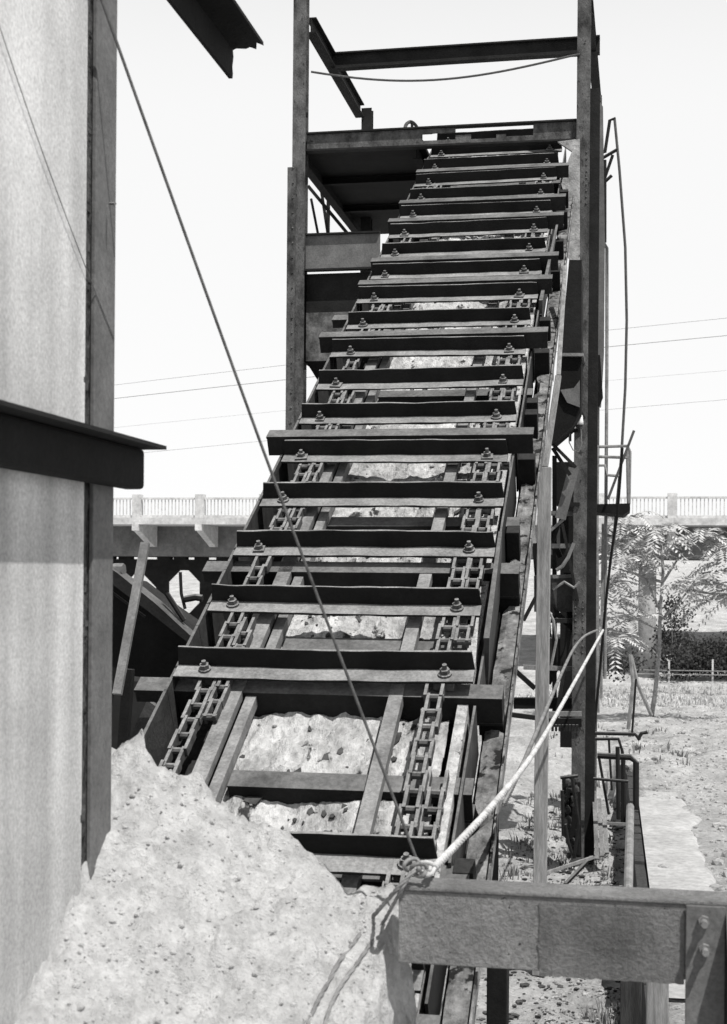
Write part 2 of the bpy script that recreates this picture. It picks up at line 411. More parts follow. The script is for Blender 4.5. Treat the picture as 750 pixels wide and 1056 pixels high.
# back posts
XLB = P(379, 128, Y=YB).x; XRB = P(616, 128, Y=YB).x
MB().ibeam((XLB, YB, 0), (XLB, YB, P(379, 113, Y=YB).z), .14, .14, .014, up=(0, 1, 0)).build('post', M_dark, tower)
MB().ibeam((XRB, YB, 0), (XRB, YB, P(618, 100, Y=YB).z), .12, .14, .014, up=(0, 1, 0)).build('post', M_post, tower)
# receding top beams
a = P(321, 26, Y=YF + .1); c = P(374, 124, Y=YB - .1)
MB().ibeam(a, Vector((a.x, YB - .08, a.z)), .12, .18, .015).build('side_beam', M_dark, tower)
a2 = P(615, 26, Y=YF + .1)
MB().ibeam(Vector((XR + .03, YF + .1, a.z)), Vector((XRB, YB + .2, a.z)), .1, .16, .015).build('side_beam', M_dark, tower)
# upper cross beam part-way back
p = P(343, 64, Y=16.75); q = P(610, 47, Y=16.75)
MB().ibeam(Vector((p.x, 16.75, p.z)), Vector((q.x + .1, 16.75, q.z + .0)), .12, .2, .018).build('cross_beam', M_dark, tower)
# wire swagging under it
pts = []
for t in range(25):
    u = t / 24; x = 321 + (598 - 321) * u; y = 76 - 18 * u ** 2.2 + 14 * math.sin(math.pi * min(1, u * 1.02)) * (1 - .35 * u)
    pts.append(P(x, y - 2, Y=YF - .1))
tag(MB().tube(pts, .012, 6).build('hanging_wire', M_cable), 'thin wire sagging between the two tall tower posts just below the top beam', 'wire')
# platform edge beam; the web is rusted through over the conveyor head
zt = P(320, 139, Y=YF - .02).z; zb = P(320, 155, Y=YF - .02).z
ztr = P(597, 125, Y=YF - .02).z; zbr = P(597, 144, Y=YF - .02).z
def bz(x, top): u = (x - XL) / (XR - XL); return (zt + (ztr - zt) * u) if top else (zb + (zbr - zb) * u)
xs_ = [XL + .08, P(436, 140, Y=YF).x, P(470, 140, Y=YF).x, P(486, 140, Y=YF).x, P(512, 140, Y=YF).x, P(522, 140, Y=YF).x, P(550, 140, Y=YF).x, XR - .087]
def webpiece(b, x0, x1, f0_=0., f1_=1.):
    y0, y1 = YF - .02, YF - .005
    v = []
    for x, jag in ((x0, 0), (x1, 0)):
        lo = bz(x, 0); hi = bz(x, 1)
        v += [(x, y0, lo + (hi - lo) * f0_), (x, y1, lo + (hi - lo) * f0_), (x, y0, lo + (hi - lo) * f1_), (x, y1, lo + (hi - lo) * f1_)]
    b.add(v, [(0, 4, 6, 2), (1, 3, 7, 5), (0, 1, 5, 4), (2, 6, 7, 3), (0, 2, 3, 1), (4, 5, 7, 6)])
b = MB()
webpiece(b, xs_[0], xs_[1]); webpiece(b, xs_[1] + .001, xs_[2], .0, .3); webpiece(b, xs_[1] + .001, xs_[2], .72, 1)
webpiece(b, xs_[2] + .001, xs_[3], .1, .55); webpiece(b, xs_[3] + .001, xs_[4], .0, .28); webpiece(b, xs_[4] + .001, xs_[5], 0, .5); webpiece(b, xs_[5] + .001, xs_[6], 0, .35); webpiece(b, xs_[6] + .001, xs_[7])
pb = b.build('platform_beam', M_post, tower)
b = MB()
b.prism([(-.05, 0), (.05, 0), (.05, .018), (-.05, .018)], (xs_[0], YF - .012, bz(xs_[0], 1)), (xs_[7], YF - .012, bz(xs_[7], 1)))
b.prism([(-.05, 0), (.06, 0), (.06, .02), (-.05, .02)], (xs_[0], YF - .012, bz(xs_[0], 0) - .021), (xs_[7], YF - .012, bz(xs_[7], 0) - .021))
b.build('flange', M_dark, pb)
# platform deck at left of the conveyor head with joists below
XD1 = P(436, 150, Y=YF).x
deck = MB().box((XL - .05, YF + .03, zb + .03), (XD1, YB + .9, zb + .07)).build('platform_deck', M_black, tower)
for t in range(2):
    y = YF + 1.2 + t * 1.3
    MB().ibeam((XL, y, zb - .02), (XD1 - .05, y, zb - .02), .08, .08, .01).build('joist', M_black, deck)
for x in (XL + .0, XD1 - .08):
    MB().ibeam((x, YF + .1, zb - .02), (x, YB + .85, zb - .02), .1, .2, .012).build('joist', M_black, deck)
for q in range(7):      # rubbish along the platform edge
    x = XL + .3 + q * .2
    b = MB().lump((x, YF + .15, zt + .03), rnd.uniform(.04, .08), q, .5, 2)
    tag(b.build('scrap_lump', M_rubbish), 'small dark lump of scrap lying on the front edge of the tower platform', 'scrap', group='scrap lumps along the platform edge')
# diagonal braces seen in the triangle of sky
for (x0, y0, x1, y1, Y, r) in ((318, 192, 362, 245, YF + 1.6, .03), (329, 180, 339, 246, YF + 2.2, .025), (321, 205, 329, 246, YF + 1.4, .02), (339, 192, 338, 262, YF + 2.6, .03)):
    MB().bar(P(x0, y0, Y=Y), P(x1, y1, Y=Y), r * 1.4, r * 1.4).build('brace', M_dark, tower)
# lower cross channel and hopper plates behind the left post
def plate(pxs, Y, th, name, m, par):
    v = [P(x, y, Y=Y) for x, y in pxs]; n = len(v)
    return MB().add(v + [p + Vector((0, th, 0)) for p in v], [tuple(range(n)), tuple(range(n, 2*n))[::-1]] + [(i, n + i, n + (i+1) % n, (i+1) % n) for i in range(n)]).build(name, m, par)
xr_ = P(392, 260, Y=YF - .03).x
a = P(318, 244, Y=YF); c = P(318, 279, Y=YF)
bb = MB().box((XL + .077, YF - .03, c.z), (xr_, YF - .012, a.z)).build('channel', M_angle, tower)
MB().box((XL + .077, YF - .075, a.z + .001), (xr_, YF - .012, a.z + .02)).box((XL + .077, YF - .1, c.z - .022), (xr_, YF - .012, c.z - .001)).build('flange', M_dark, bb)
hop = thing('plate_hopper', 'rusted plate hopper bolted between left tower post and conveyor side', 'hopper', (XL + .6, YF + .4, 0))
h0, h1, h2, h3 = P(320, 282, Y=YF).z, P(320, 322, Y=YF).z, P(320, 372, Y=YF).z, P(320, 398, Y=YF).z
MB().box((XL + .077, YF + .03, h1 + .002), (-2.3, YF + .05, h0)).build('upper_plate', M_dark, hop)
MB().box((XL + .077, YF + .028, h2), (-2.3, YF + .048, h1)).build('lower_plate', mat('rust_patched_plate', .03, .2, 6, .85, .4, 30), hop)
MB().add([(XL + .077, YF + .03, h2 - .002), (-2.3, YF + .03, h2 - .002), (-2.3, YF + .9, h2 - .002), (XL + .077, YF + .9, h2 - .002), (XL + .35, YF + .3, h3 - .2), (-2.5, YF + .3, h3 - .2), (-2.5, YF + .6, h3 - .2), (XL + .35, YF + .6, h3 - .2)],
         [(0,1,2,3), (0,4,5,1), (1,5,6,2), (2,6,7,3), (3,7,4,0), (4,7,6,5)]).build('spout', M_black, hop)
MB().box((XL + .02, YF + .051, h2), (XL + .076, YF + .9, h0)).box((-2.3, YF + .051, h2), (-2.28, YF + .9, h0)).build('side_plate', M_black, hop)
# right spalled wall plate between conveyor and right post
wp = plate([(575, 146), (598, 143), (598, 268), (590, 272), (584, 262), (580, 235), (586, 215), (579, 190), (584, 170), (590, 156)], YF - .12, .05, 'gusset_plate', M_conc, tower)
plate([(613, 95), (622, 110), (624, 250), (623, 365), (620, 420), (613, 420)], YF + .5, .03, 'cladding_strip', M_angle, tower)
plate([(614, 366), (619, 366), (622, 410), (618, 420), (614, 415)], YF + .45, .03, 'cladding_strip', M_black, tower)

# discharge chute right of the conveyor
chute = thing('discharge_chute', 'black steel chute tapering downward between conveyor and right tower post', 'chute', (-.7, 14.6, 2))
v = [P(586, 270, Y=14.8), P(600, 268, Y=14.8), P(600, 366, Y=14.8), P(577, 366, Y=14.8)]
plate([(587, 268), (600, 268), (600, 366), (578, 366)], 14.9, .6, 'upper_bin', M_dark, chute)
plate([(575, 364), (602, 364), (602, 367), (575, 367)], 14.84, .7, 'rim', M_rail, chute)
plate([(576, 368), (600, 368), (599, 425), (590, 440), (569, 458), (570, 420)], 14.9, .6, 'taper_bin', M_black, chute)
plate([(578, 402), (592, 400), (598, 392), (598, 420), (585, 415)], 14.86, .03, 'patch_plate', M_angle, chute)
# bracing and lattice below the chute
lat = thing('brace_frame', 'dark tangle of bracing beams between leaning post and right tower post', 'bracing', (-.7, 15, 0))
for (x0, y0, x1, y1, Y, w, m) in ((568, 456, 594, 482, 15.0, .035, M_dark), (570, 462, 588, 490, 15.1, .04, M_dark), (592, 483, 578, 535, 15.2, .11, M_angle), (586, 500, 576, 530, 15.3, .05, M_pipe),
    (555, 529, 600, 530, 15.6, .05, M_angle), (555, 563, 598, 563, 15.5, .05, M_rail), (568, 547, 583, 534, 15.2, .03, M_rail), (555, 595, 597, 594, 15.6, .04, M_angle),
    (556, 579, 600, 580, 16.2, .16, M_black), (552, 612, 598, 612, 15.8, .4, M_plate), (566, 625, 597, 654, 15.6, .06, M_black), (585, 618, 593, 650, 15.7, .08, M_black),
    (540, 688, 600, 690, 15.6, .05, M_rail), (532, 692, 552, 710, 15.0, .05, M_black), (530, 725, 600, 725, 15.8, .12, M_black), (566, 736, 600, 736, 15.2, .05, M_rail), (566, 745, 600, 745, 15.4, .09, M_black),
    (520, 736, 552, 740, 14.5, .05, M_dark), (575, 500, 600, 500, 16.4, .5, M_black), (566, 545, 578, 575, 15.8, .05, M_black), (570, 560, 590, 600, 16.4, .08, M_black), (585, 480, 585, 770, 16.9, .16, M_black), (555, 560, 566, 700, 17.2, .14, M_black), (566, 670, 600, 672, 17, .3, M_dark)):
    MB().bar(P(x0, y0, Y=Y), P(x1, y1, Y=Y), w, w, up=(0, 1, .01)).build('brace', m, lat)
for (x0, y0, x1, y1, Y, w) in ((572, 470, 572, 740, 15.9, .05), (580, 540, 596, 620, 15.4, .03), (568, 640, 598, 640, 15.5, .05), (594, 490, 570, 560, 15.7, .035), (566, 705, 600, 640, 16.0, .05), (540, 640, 566, 590, 15.2, .04), (575, 520, 598, 520, 15.4, .04), (588, 650, 574, 740, 15.5, .04)):
    MB().bar(P(x0, y0, Y=Y), P(x1, y1, Y=Y), w, w, up=(0, 1, .01)).build('brace', M_dark, lat)
for q in (((570, 608), (582, 600), (592, 606), (598, 600)), ((568, 690), (574, 660), (571, 640), (566, 630))):
    MB().tube([P(x, y, Y=15.1) for x, y in q], .015, 6).build('bent_rod', M_pipe, lat)
pts = [P(x, y, Y=15.0) for x, y in ((592, 560), (586, 575), (580, 584), (574, 588))]
MB().tube(pts, .02, 6).build('bent_rod', M_rail, lat)
for q in range(8):
    c = P(570 + q * 3.6, 752, Y=15.2); MB().box((c.x - .012, 15.17, c.z - .02), (c.x + .012, 15.23, c.z + .05)).build('tooth', M_dark, lat)
# insulators on the right post
ins = thing('insulator_bracket', 'white porcelain insulators on an iron bracket on the right tower post', 'insulator', P(595, 430, Y=YF - .15))
for (x, y) in ((594, 426), (598, 433), (590, 437)):
    c = P(x, y, Y=YF - .2); MB().tube([c + Vector((0, 0, -.05)), c + Vector((0, 0, -.02)), c + Vector((0, 0, .02)), c + Vector((0, 0, .05))], .045, 10, .03).build('insulator', M_porc, ins, smooth=True)
MB().bar(P(580, 447, Y=YF - .18), P(600, 443, Y=YF - .1), .03, .03).bar(P(588, 440, Y=YF - .18), P(588, 455, Y=YF - .18), .03, .03).bar(P(597, 425, Y=YF - .18), P(601, 432, Y=YF - .12), .06, .04).build('bracket', M_black, ins)
pts = [P(x, y, Y=YF - .2) for x, y in ((588, 440), (587, 456), (591, 464), (597, 466), (600, 458), (599, 440))]
tag(MB().tube(pts, .006, 5).build('loose_wire', M_rail), 'thin pale wire loop dangling from the insulators on the right post', 'wire')

# leaning pale post in front of the right tower post
a = P(557, 930, Y=10.2); a.z = 0; a = P(556, 1000, Y=11.2); a.z = 0; c = P(562, 482, Y=11.2)
tp = thing('support_post', 'pale weathered square post standing in front of the conveyor right side', 'post', (a.x, a.y, 0))
MB().bar(a, c, .105, .105, up=(0, 1, 0)).build('shaft', M_wood, tp, bevel=.006)
d = P(576, 388, Y=11.4)
MB().bar(c + Vector((0, .02, .002)), d, .05, .05, up=(0, 1, 0)).build('upper_strap', M_wood, tp, bevel=.004)
MB().bar(d + Vector((0, .01, .003)), P(583, 275, Y=12.2), .035, .035, up=(0, 1, 0)).build('upper_strap', M_wood, tp, bevel=.004)

# ------------------------------------------------------------------ right-hand pipes, wires, walkway
tag(MB().tube([P(x, y, Y=17.2) for x, y in ((614, 250), (622, 249), (626, 256), (626, 380), (625, 520), (624, 700))], .022, 8).build('pipe_riser', M_pipe),
    'thin vertical pipe rising behind the right tower post with a hooked top', 'pipe')
b = MB()
tag(MB().tube([P(x, y, Y=17.0) for x, y in ((634, 123), (639, 175), (645, 255), (646.5, 330), (645, 400), (641, 470), (634, 545), (626, 610), (619, 690), (615, 730))], .017, 7).build('bowed_conduit', M_cable),
    'long thin conduit bowing outward to the right of the tower down to the ground', 'conduit')
br = thing('wire_bracket', 'bent iron wire bracket sticking out from the right of the tower top', 'bracket', P(620, 160, Y=17))
for pts in (((617, 158), (624, 157), (629, 124), (635, 122)), ((618, 165), (637, 154)), ((622, 189), (632, 160)), ((620, 191), (631, 181)), ((624, 165), (624, 250))):
    MB().tube([P(x, y, Y=17.0) for x, y in pts], .02, 6).build('arm', M_dark, br)
wk = thing('side_walkway', 'small dark walkway with pipe railing beside the right tower post', 'walkway', P(632, 525, Y=17))
plate([(612, 520), (650, 519), (650, 526), (643, 531), (612, 528)], 16.6, .9, 'deck', M_black, wk)
for pts in (((612, 461), (648, 460), (650, 466), (649, 520)), ((616, 471), (648, 472)), ((647, 462), (648, 520)), ((614, 480), (624, 480), (626, 490), (640, 491)), ((617, 461), (616, 520))):
    MB().tube([P(x, y, Y=16.7) for x, y in pts], .018, 7).build('railing', M_pipe, wk)
tag(MB().bar(P(654, 444, Y=16.4), P(627, 515, Y=16.4), .03, .03).build('leaning_rod', M_cable), 'straight dark rod leaning across the walkway railing', 'rod')
tag(MB().tube([P(x, y, Y=16.2) for x, y in ((642, 462), (637, 530), (630, 575), (624, 630), (619, 690), (612, 760))], .016, 6).build('dark_hose', M_black), 'dark hose hanging from the walkway railing to the ground', 'hose')
for (x0, y0, x1, y1, Y, lab) in ((622, 540, 620, 720, 17.6, 'thin upright rod closest behind the right tower post'), (616, 530, 617, 735, 18.2, 'upright rod in front of the tree at its left edge')):
    tag(MB().bar(P(x0, y0, Y=Y), P(x1, y1, Y=Y), .035, .035).build('upright_rod', M_pipe), lab, 'rod')
# dead sapling tripod near the tree
tag(MB().tube([P(650, 675, Y=26), P(653, 705, Y=26), P(648, 752, Y=26)], .035, 6).build('stake', M_pipe), 'rough upright stake left of the small tree', 'stake')
tag(MB().tube([P(651, 676, Y=26.1), P(658, 706, Y=26.1), P(672, 738, Y=26.1)], .035, 6).build('stake', M_pipe), 'pale stake sloping down to the foot of the small tree', 'stake')
# pipe rack on the trench edge
rk = thing('pipe_rack', 'low rusty pipe frame standing along the trench edge', 'pipe frame', P(640, 860, Y=13.5))
for pts, Y, r in ((((608, 756), (655, 757), (660, 763)), 18.2, .03), (((614, 762), (638, 762), (642, 775), (642, 850)), 17.2, .025), (((616, 779), (650, 781), (656, 786), (656, 850)), 16.2, .045),
                  (((612, 803), (648, 806)), 15.2, .02), (((618, 782), (628, 840)), 16.4, .02), (((628, 762), (631, 815)), 17.6, .018), (((637, 770), (638, 845)), 16.0, .03), (((643, 780), (644, 850)), 16.6, .03),
                  (((652, 756), (656, 700)), 18.2, .018), (((658, 762), (662, 756), (668, 755)), 18.2, .03)):
    MB().tube([P(x, y, Y=Y) for x, y in pts], r * .8, 8).build('pipe', M_dark, rk)
MB().tube([P(650, 832, Y=14.2), P(648, 915, Y=12), P(648, 1000, Y=10.4)], .04, 10).build('pipe', M_pipe, rk)
MB().bar(P(626, 849, Y=15), P(646, 850, Y=15), .03, .03).build('tie_bar', M_rail, rk)
MB().bar(P(620, 914, Y=13), P(642, 915, Y=13), .03, .03).build('tie_bar', M_rail, rk)

# ------------------------------------------------------------------ ground, trench, pad
EDGE = [(-20, 1.3), (3.0, .62), (P(683, 1056, Z=-2.7).y, P(683, 1056, Z=-2.7).x), (P(668, 917, Z=-2.7).y, P(668, 917, Z=-2.7).x), (P(654, 800, Z=-2.7).y, P(654, 800, Z=-2.7).x), (21, -.12)]
EDGE.sort()
def edge_x(y):
    for (a, xa), (c, xc) in zip(EDGE, EDGE[1:]):
        if a <= y <= c: return xa + (xc - xa) * (y - a) / (c - a)
    return EDGE[0][1] if y < EDGE[0][0] else EDGE[-1][1]
PROF = [(-200, -2.7), (20, -2.7), (30, -3.02), (40, -3.62), (49, -4.2), (51.5, -3.95), (54, -3.5), (60, -2.9), (80, -.9), (110, .6), (160, 1.6), (400, 2.5), (2500, 3)]
def prof(y):
    for (a, za), (c, zc) in zip(PROF, PROF[1:]):
        if a <= y <= c: return za + (zc - za) * (y - a) / (c - a)
    return PROF[-1][1]
def sm(a, b_, x): t = min(1, max(0, (x - a) / (b_ - a))); return t * t * (3 - 2 * t)
def ground_z(x, y):
    z = prof(y); e = edge_x(y)
    low = -3.2 + 0 * x
    k = sm(e - .05, e + .02, x) if y < 20 else 1
    if y >= 20: k = max(sm(e - .05, e + .02, x), sm(20, 24, y))
    z = low + (z - low) * k
    near = 1 - sm(30, 60, y)
    q = Vector((x, y, 0))
    pad = sm(e + .0, e + .1, x) * (1 - sm(e + .75, e + 1.2, x + .25 * mn.noise(q * 1.5)))* (1 - sm(16, 19, y))
    amp = (1 - pad) * near
    z += amp * (.13 * mn.noise(q * .9) + .09 * mn.noise(q * 2.3) + .05 * mn.noise(q * 6))
    if y > 52: z += .5 * mn.noise(q * .08) + .15 * mn.noise(q * .4)
    return z + E
def ticks(segs):
    out = []
    for a, c, st in segs:
        n = max(1, round((c - a) / st)); out += [a + (c - a) * i / n for i in range(n)]
    return out + [segs[-1][1]]
xs = ticks([(-900, -60, 60), (-60, -10, 5), (-10, -3.5, .5), (-3.5, 6, .1), (6, 14, .4), (14, 60, 4), (60, 900, 60)])
ys = ticks([(-60, 0, 5), (0, 9, .4), (9, 26, .12), (26, 60, .4), (60, 120, 3), (120, 400, 20), (400, 2500, 300)])
b = MB()
for y in ys:
    for x in xs: b.v.append(Vector((x, y, ground_z(x, y))))
nx = len(xs)
for j in range(len(ys) - 1):
    for i in range(nx - 1):
        a = j * nx + i; b.f.append((a, a + 1, a + nx + 1, a + nx))
tag(b.build('ground', M_ground, smooth=True), kind='structure')
# concrete apron strip, a few mm proud of the ground, ragged outer edge
b = MB(); row = 0
yy = [9 + (17.5 - 9) * t / 60 for t in range(61)]
for y in yy:
    e = edge_x(y); w = .62 + .18 * mn.noise(Vector((0, y * 1.3, 3))) + .05 * mn.noise(Vector((0, y * 7, 3)))
    for t in range(7):
        x = e + .015 + w * t / 6
        b.v.append(Vector((x, y, E - 2.7 + (.03 if t < 6 else -.06) + .004 * mn.noise(Vector((x * 3, y * 3, 0))))))
for j in range(60):
    for i in range(6):
        a = j * 7 + i; b.f.append((a, a + 1, a + 8, a + 7))
tag(b.build('concrete_apron', M_pad, smooth=True), kind='structure')
# trench retaining wall made of dark upright boards
tw = thing('trench_wall', 'dark timber retaining wall along the right edge of the trench', 'retaining wall', (edge_x(12), 12, 0))
y = 6.0; k = 0
while y < 20:
    e = edge_x(y); e2 = edge_x(y + .28)
    MB().add([(e - .09, y, -.1), (e, y, -.1), (e2, y + .27, -.1), (e2 - .09, y + .27, -.1)] + [(p[0], p[1], E - 2.7 + .02 + .05 * mn.noise(Vector((k * 1.7, 0, 0)))) for p in ((e - .09, y), (e, y), (e2, y + .27), (e2 - .09, y + .27))],
             [(3,2,1,0), (4,5,6,7), (0,1,5,4), (1,2,6,5), (2,3,7,6), (3,0,4,7)]).build('board', M_darkwood, tw)
    y += .28; k += 1
# timber posts below the foreground beam
for (x0, x1, Y, m, lab) in ((640, 662, 8.6, M_darkwood, 'dark timber post in the trench below the foreground beam'), (667, 690, 8.2, M_wood, 'grey grooved timber post at the trench edge below the foreground beam'), (502, 523, 6.6, M_black, 'black steel post beside the conveyor foot under the foreground beam')):
    a, c = P(x0, 1010, Y=Y), P(x1, 1010, Y=Y)
    tag(MB().box((a.x, Y, 0), (c.x, Y + .14, min(P(x0, 995, Y=Y).z, 1.2 if m is not M_black else 9))).build('timber_post' if m is not M_black else 'steel_post', m, bevel=.006), lab, 'post')
# plank bundle leaning on the right post foot
for k, (x, lab) in enumerate(((612, 'pale plank leaning at the tower post foot, nearest the post'), (617, 'pale plank leaning at the tower post foot, middle of three'), (622, 'pale plank leaning at the tower post foot, farthest right'))):
    tag(MB().bar(P(x + 4, 886 - k * 3, Y=15.2), P(x + 1, 816 + k * 8, Y=15.6), .045, .03, up=(0, 1, 0)).build('plank', M_rail), lab, 'plank', group='planks leaning by the post foot')
tag(MB().bar(P(558, 902, Y=14), P(612, 884, Y=14.3), .03, .03).build('fallen_rod', M_wood), 'rod lying slanted at the foot of the right tower post', 'rod')
tag(MB().bar(P(583, 912, Y=13.6), P(610, 884, Y=14.4), .03, .03).build('fallen_rod', M_dark), 'darker short rod lying beside the post foot', 'rod')
# rusted drum-like scrap by the post
sc = thing('scrap_motor', 'dark heap of rusted machinery standing left of the tower post foot', 'machinery', P(588, 860, Y=15))
for k, (x0, y0, x1, y1, w) in enumerate(((583, 802, 584, 862, .07), (590, 799, 593, 882, .11), (586, 812, 588, 850, .12), (596, 806, 597, 884, .06), (580, 815, 583, 850, .04))):
    MB().bar(P(x0, y0, Y=15.15 + k * .03), P(x1, y1, Y=15.1 + k * .03), w, w * .8, up=(0, 1, 0)).build('casing', M_black, sc, bevel=.012)
b = MB()
for k in range(26):
    b.lump(P(rnd.uniform(582, 596), rnd.uniform(803, 885), Y=15.05), rnd.uniform(.02, .05), k, 1.2, 1)
b.build('rust_crust', M_rubbish, sc)
for pts in (((578, 802), (596, 800)), ((590, 800), (597, 850), (592, 885)), ((583, 850), (586, 868), (590, 880)), ((580, 815), (581, 862))):
    MB().tube([P(x, y, Y=14.95) for x, y in pts], .02, 6).build('rod', M_dark, sc)
# litter, weeds and gravel
b = MB()
for k in range(2200):
    x = rnd.uniform(-1.2, edge_x(14) - .15); y = rnd.uniform(9.5, 19); r = min(.035, .006 + rnd.expovariate(120))
    b.lump((x, y, ground_z(x, y) + r * .2), r, k, .4, 1)
tag(b.build('litter', M_rubbish), kind='stuff')
b = MB()
for k in range(9000):
    y = 9.5 + 30 * rnd.random() ** 1.6; x = edge_x(y) + .15 + rnd.random() ** 1.1 * (2.2 + y * .22); r = rnd.uniform(.006, .026) * (1 + (rnd.random() < .05) * 1.6)
    if x < edge_x(y) + .7 and y < 17 and rnd.random() < .6: continue
    b.lump((x, y, ground_z(x, y) + r * .3), r, k, .65, 1)
for k in range(900):
    x = rnd.uniform(-.6, .4); y = rnd.uniform(7.5, 13); r = rnd.uniform(.006, .022)
    if x > edge_x(y) - .12: continue
    b.lump((x, y, ground_z(x, y) + r * .3), r, k, .65, 1)
tag(b.build('gravel', M_stone), kind='stuff')
def blades(b, x, y, z, h, n, spread=.12, w=.012):
    for _ in range(n):
        a = rnd.uniform(0, 6.28); l = h * rnd.uniform(.5, 1.2); t = rnd.uniform(.1, .6)
        d = Vector((math.cos(a), math.sin(a), 0)); sd = Vector((-d.y, d.x, 0)) * w
        p0 = Vector((x, y, z)) + d * rnd.uniform(0, spread); p1 = p0 + d * l * t * .4 + Vector((0, 0, l * .6)); p2 = p0 + d * l * t + Vector((0, 0, l))
        b.add([p0 - sd, p0 + sd, p1 + sd * .8, p1 - sd * .8, p2], [(0, 1, 2, 3), (3, 2, 4)])
b = MB()
for k in range(420):
    x = rnd.uniform(-1.3, -.05); y = rnd.uniform(11.5, 20)
    if x > edge_x(y) - .2 or rnd.random() < .3: continue
    blades(b, x, y, ground_z(x, y) - .02, rnd.uniform(.04, .15), 7, w=.008)
for k in range(260):
    x = rnd.uniform(-.55, .35); y = rnd.uniform(8, 10.5)
    if x > edge_x(y) - .15 or x < -.25: continue
    blades(b, x, y, ground_z(x, y) - .02, rnd.uniform(.05, .14), 8, w=.007)
for k in range(45):
    y = rnd.uniform(19, 27); x = rnd.uniform(-1.2, .9)
    blades(b, x, y, ground_z(x, y) - .02, rnd.uniform(.05, .2), 7, w=.011)
tag(b.build('weeds', M_weed), kind='stuff')
b = MB()
for k in range(2600):
    y = rnd.uniform(36, 51); x = rnd.uniform(-3, 9)
    blades(b, x, y, ground_z(x, y) - .02, rnd.uniform(.05, .16), 5, .3, .02)
tag(b.build('grass', M_leaf), kind='stuff')

# ------------------------------------------------------------------ tree of heaven and shrubs
def leaf_spray(b, o, d, L, drop=.5, pairs=10, lw=.035, ll=.15):
    d = d.normalized(); sd = d.cross(Vector((0, 0, 1)))
    if sd.length < .1: sd = Vector((1, 0, 0))
    sd.normalize(); prev = o
    for i in range(1, pairs + 1):
        t = i / pairs; p = o + d * L * t + Vector((0, 0, -drop * L * t * t))
        tl = ll * (1 - .5 * abs(t - .45)) * rnd.uniform(.8, 1.15)
        ax = (p - prev).normalized()
        for sg in (-1, 1):
            q = (sd * sg + ax * .45 + Vector((0, 0, -.25 + rnd.uniform(-.25, .2)))).normalized(); w = ax * lw * .5
            b.add([p, p + q * tl * .35 + w, p + q * tl, p + q * tl * .35 - w], [(0, 1, 2, 3)])
        prev = p
YT = 29.0
tree = thing('feathery_tree', 'small pale feathery tree of heaven growing right of the tower before the bridge', 'tree', P(672, 737, Y=YT))
b = MB()
b.tube([P(672, 739, Y=YT), P(676, 712, Y=YT), P(680, 670, Y=YT), P(681, 630, Y=YT), P(684, 590, Y=YT), P(682, 560, Y=YT)], .05, 8, .025)
brs = [((681, 640), (700, 622), (722, 592)), ((681, 630), (668, 600), (655, 570)), ((684, 600), (700, 575), (716, 560)), ((681, 650), (660, 640), (640, 625)), ((722, 592), (740, 590), (752, 585)), ((682, 600), (650, 590), (632, 585)), ((710, 608), (732, 612), (748, 612))]
for q in brs:
    j = [rnd.uniform(-1, 1) * t for t in (0, .5, 1)]
    b.tube([P(x, y, Y=YT + dj) for (x, y), dj in zip(q, j)], .03, 6, .014)
b.build('trunk', M_bark, tree, smooth=True)
b = MB()
tips = [(655, 562), (640, 580), (632, 560), (668, 550), (690, 568), (712, 556), (726, 570), (745, 580), (752, 600), (735, 604), (702, 590), (670, 585), (650, 603), (636, 622), (640, 655), (655, 640), (760, 570), (775, 590), (716, 600), (690, 605), (630, 600), (648, 535), (660, 575), (745, 560), (770, 615), (684, 545), (632, 660), (624, 640), (700, 570), (680, 590), (730, 590), (640, 545), (665, 530), (700, 548), (725, 552), (622, 600), (735, 620), (760, 590), (645, 640)]
for (x, y) in tips:
    if rnd.random() < .25: continue
    o = P(x, y, Y=YT + rnd.uniform(-1.2, 1.2))
    for k in range(9):
        a = rnd.uniform(0, 6.28); e = rnd.uniform(-.1, .8)
        leaf_spray(b, o, Vector((math.cos(a) * math.cos(e), math.sin(a) * math.cos(e), math.sin(e))), rnd.uniform(.65, 1.1), rnd.uniform(.35, .8), 13, .06, .20)
b.build('crown', M_leaf, tree)
def shrub(name, label, cat, pxs, Y, size, n, m, group=None, dz=.6):
    t = thing(name, label, cat, P(sum(p[0] for p in pxs) / len(pxs), max(p[1] for p in pxs), Y=Y), group)
    b = MB(); st = MB()
    for (x, y) in pxs:
        c = P(x, y, Y=Y + rnd.uniform(-dz, dz))
        st.tube([Vector((t.location.x, t.location.y, t.location.z - .2)), c], .02, 5, .008)
        for k in range(n):
            q = c + Vector((rnd.gauss(0, size), rnd.gauss(0, size), rnd.gauss(0, size * .8)))
            d = Vector((rnd.uniform(-1, 1), rnd.uniform(-1, 1), rnd.uniform(-1, 1))).normalized(); s2 = d.orthogonal().normalized() * .05; d *= .11
            b.add([q, q + d * .5 + s2, q + d, q + d * .5 - s2], [(0, 1, 2, 3)])
    b.build('foliage', m, t); st.build('stem', M_bark, t)
    return t
shrub('dark_bush', 'dark leafy bush behind the feathery tree', 'bush', [(688, 655), (697, 640), (704, 660), (692, 625), (686, 672), (700, 676)], 46, .22, 160, M_leafd)
for k, xc in enumerate((702, 722, 745, 768, 790)):
    shrub('hedge_shrub', 'low dark shrub in the hedge line along the foot of the far bank', 'shrub', [(xc + rnd.uniform(-10, 10), rnd.uniform(664 + 9 * (k % 2), 690)) for _ in range(13)], 52.5, .3, 130, M_leafd, 'shrubs along the foot of the bank')
shrub('dark_bush', 'dark bush between the right tower post and the round bridge column', 'bush', [(630, 684), (640, 686), (650, 683), (622, 686)], 47, .25, 150, M_leafd)
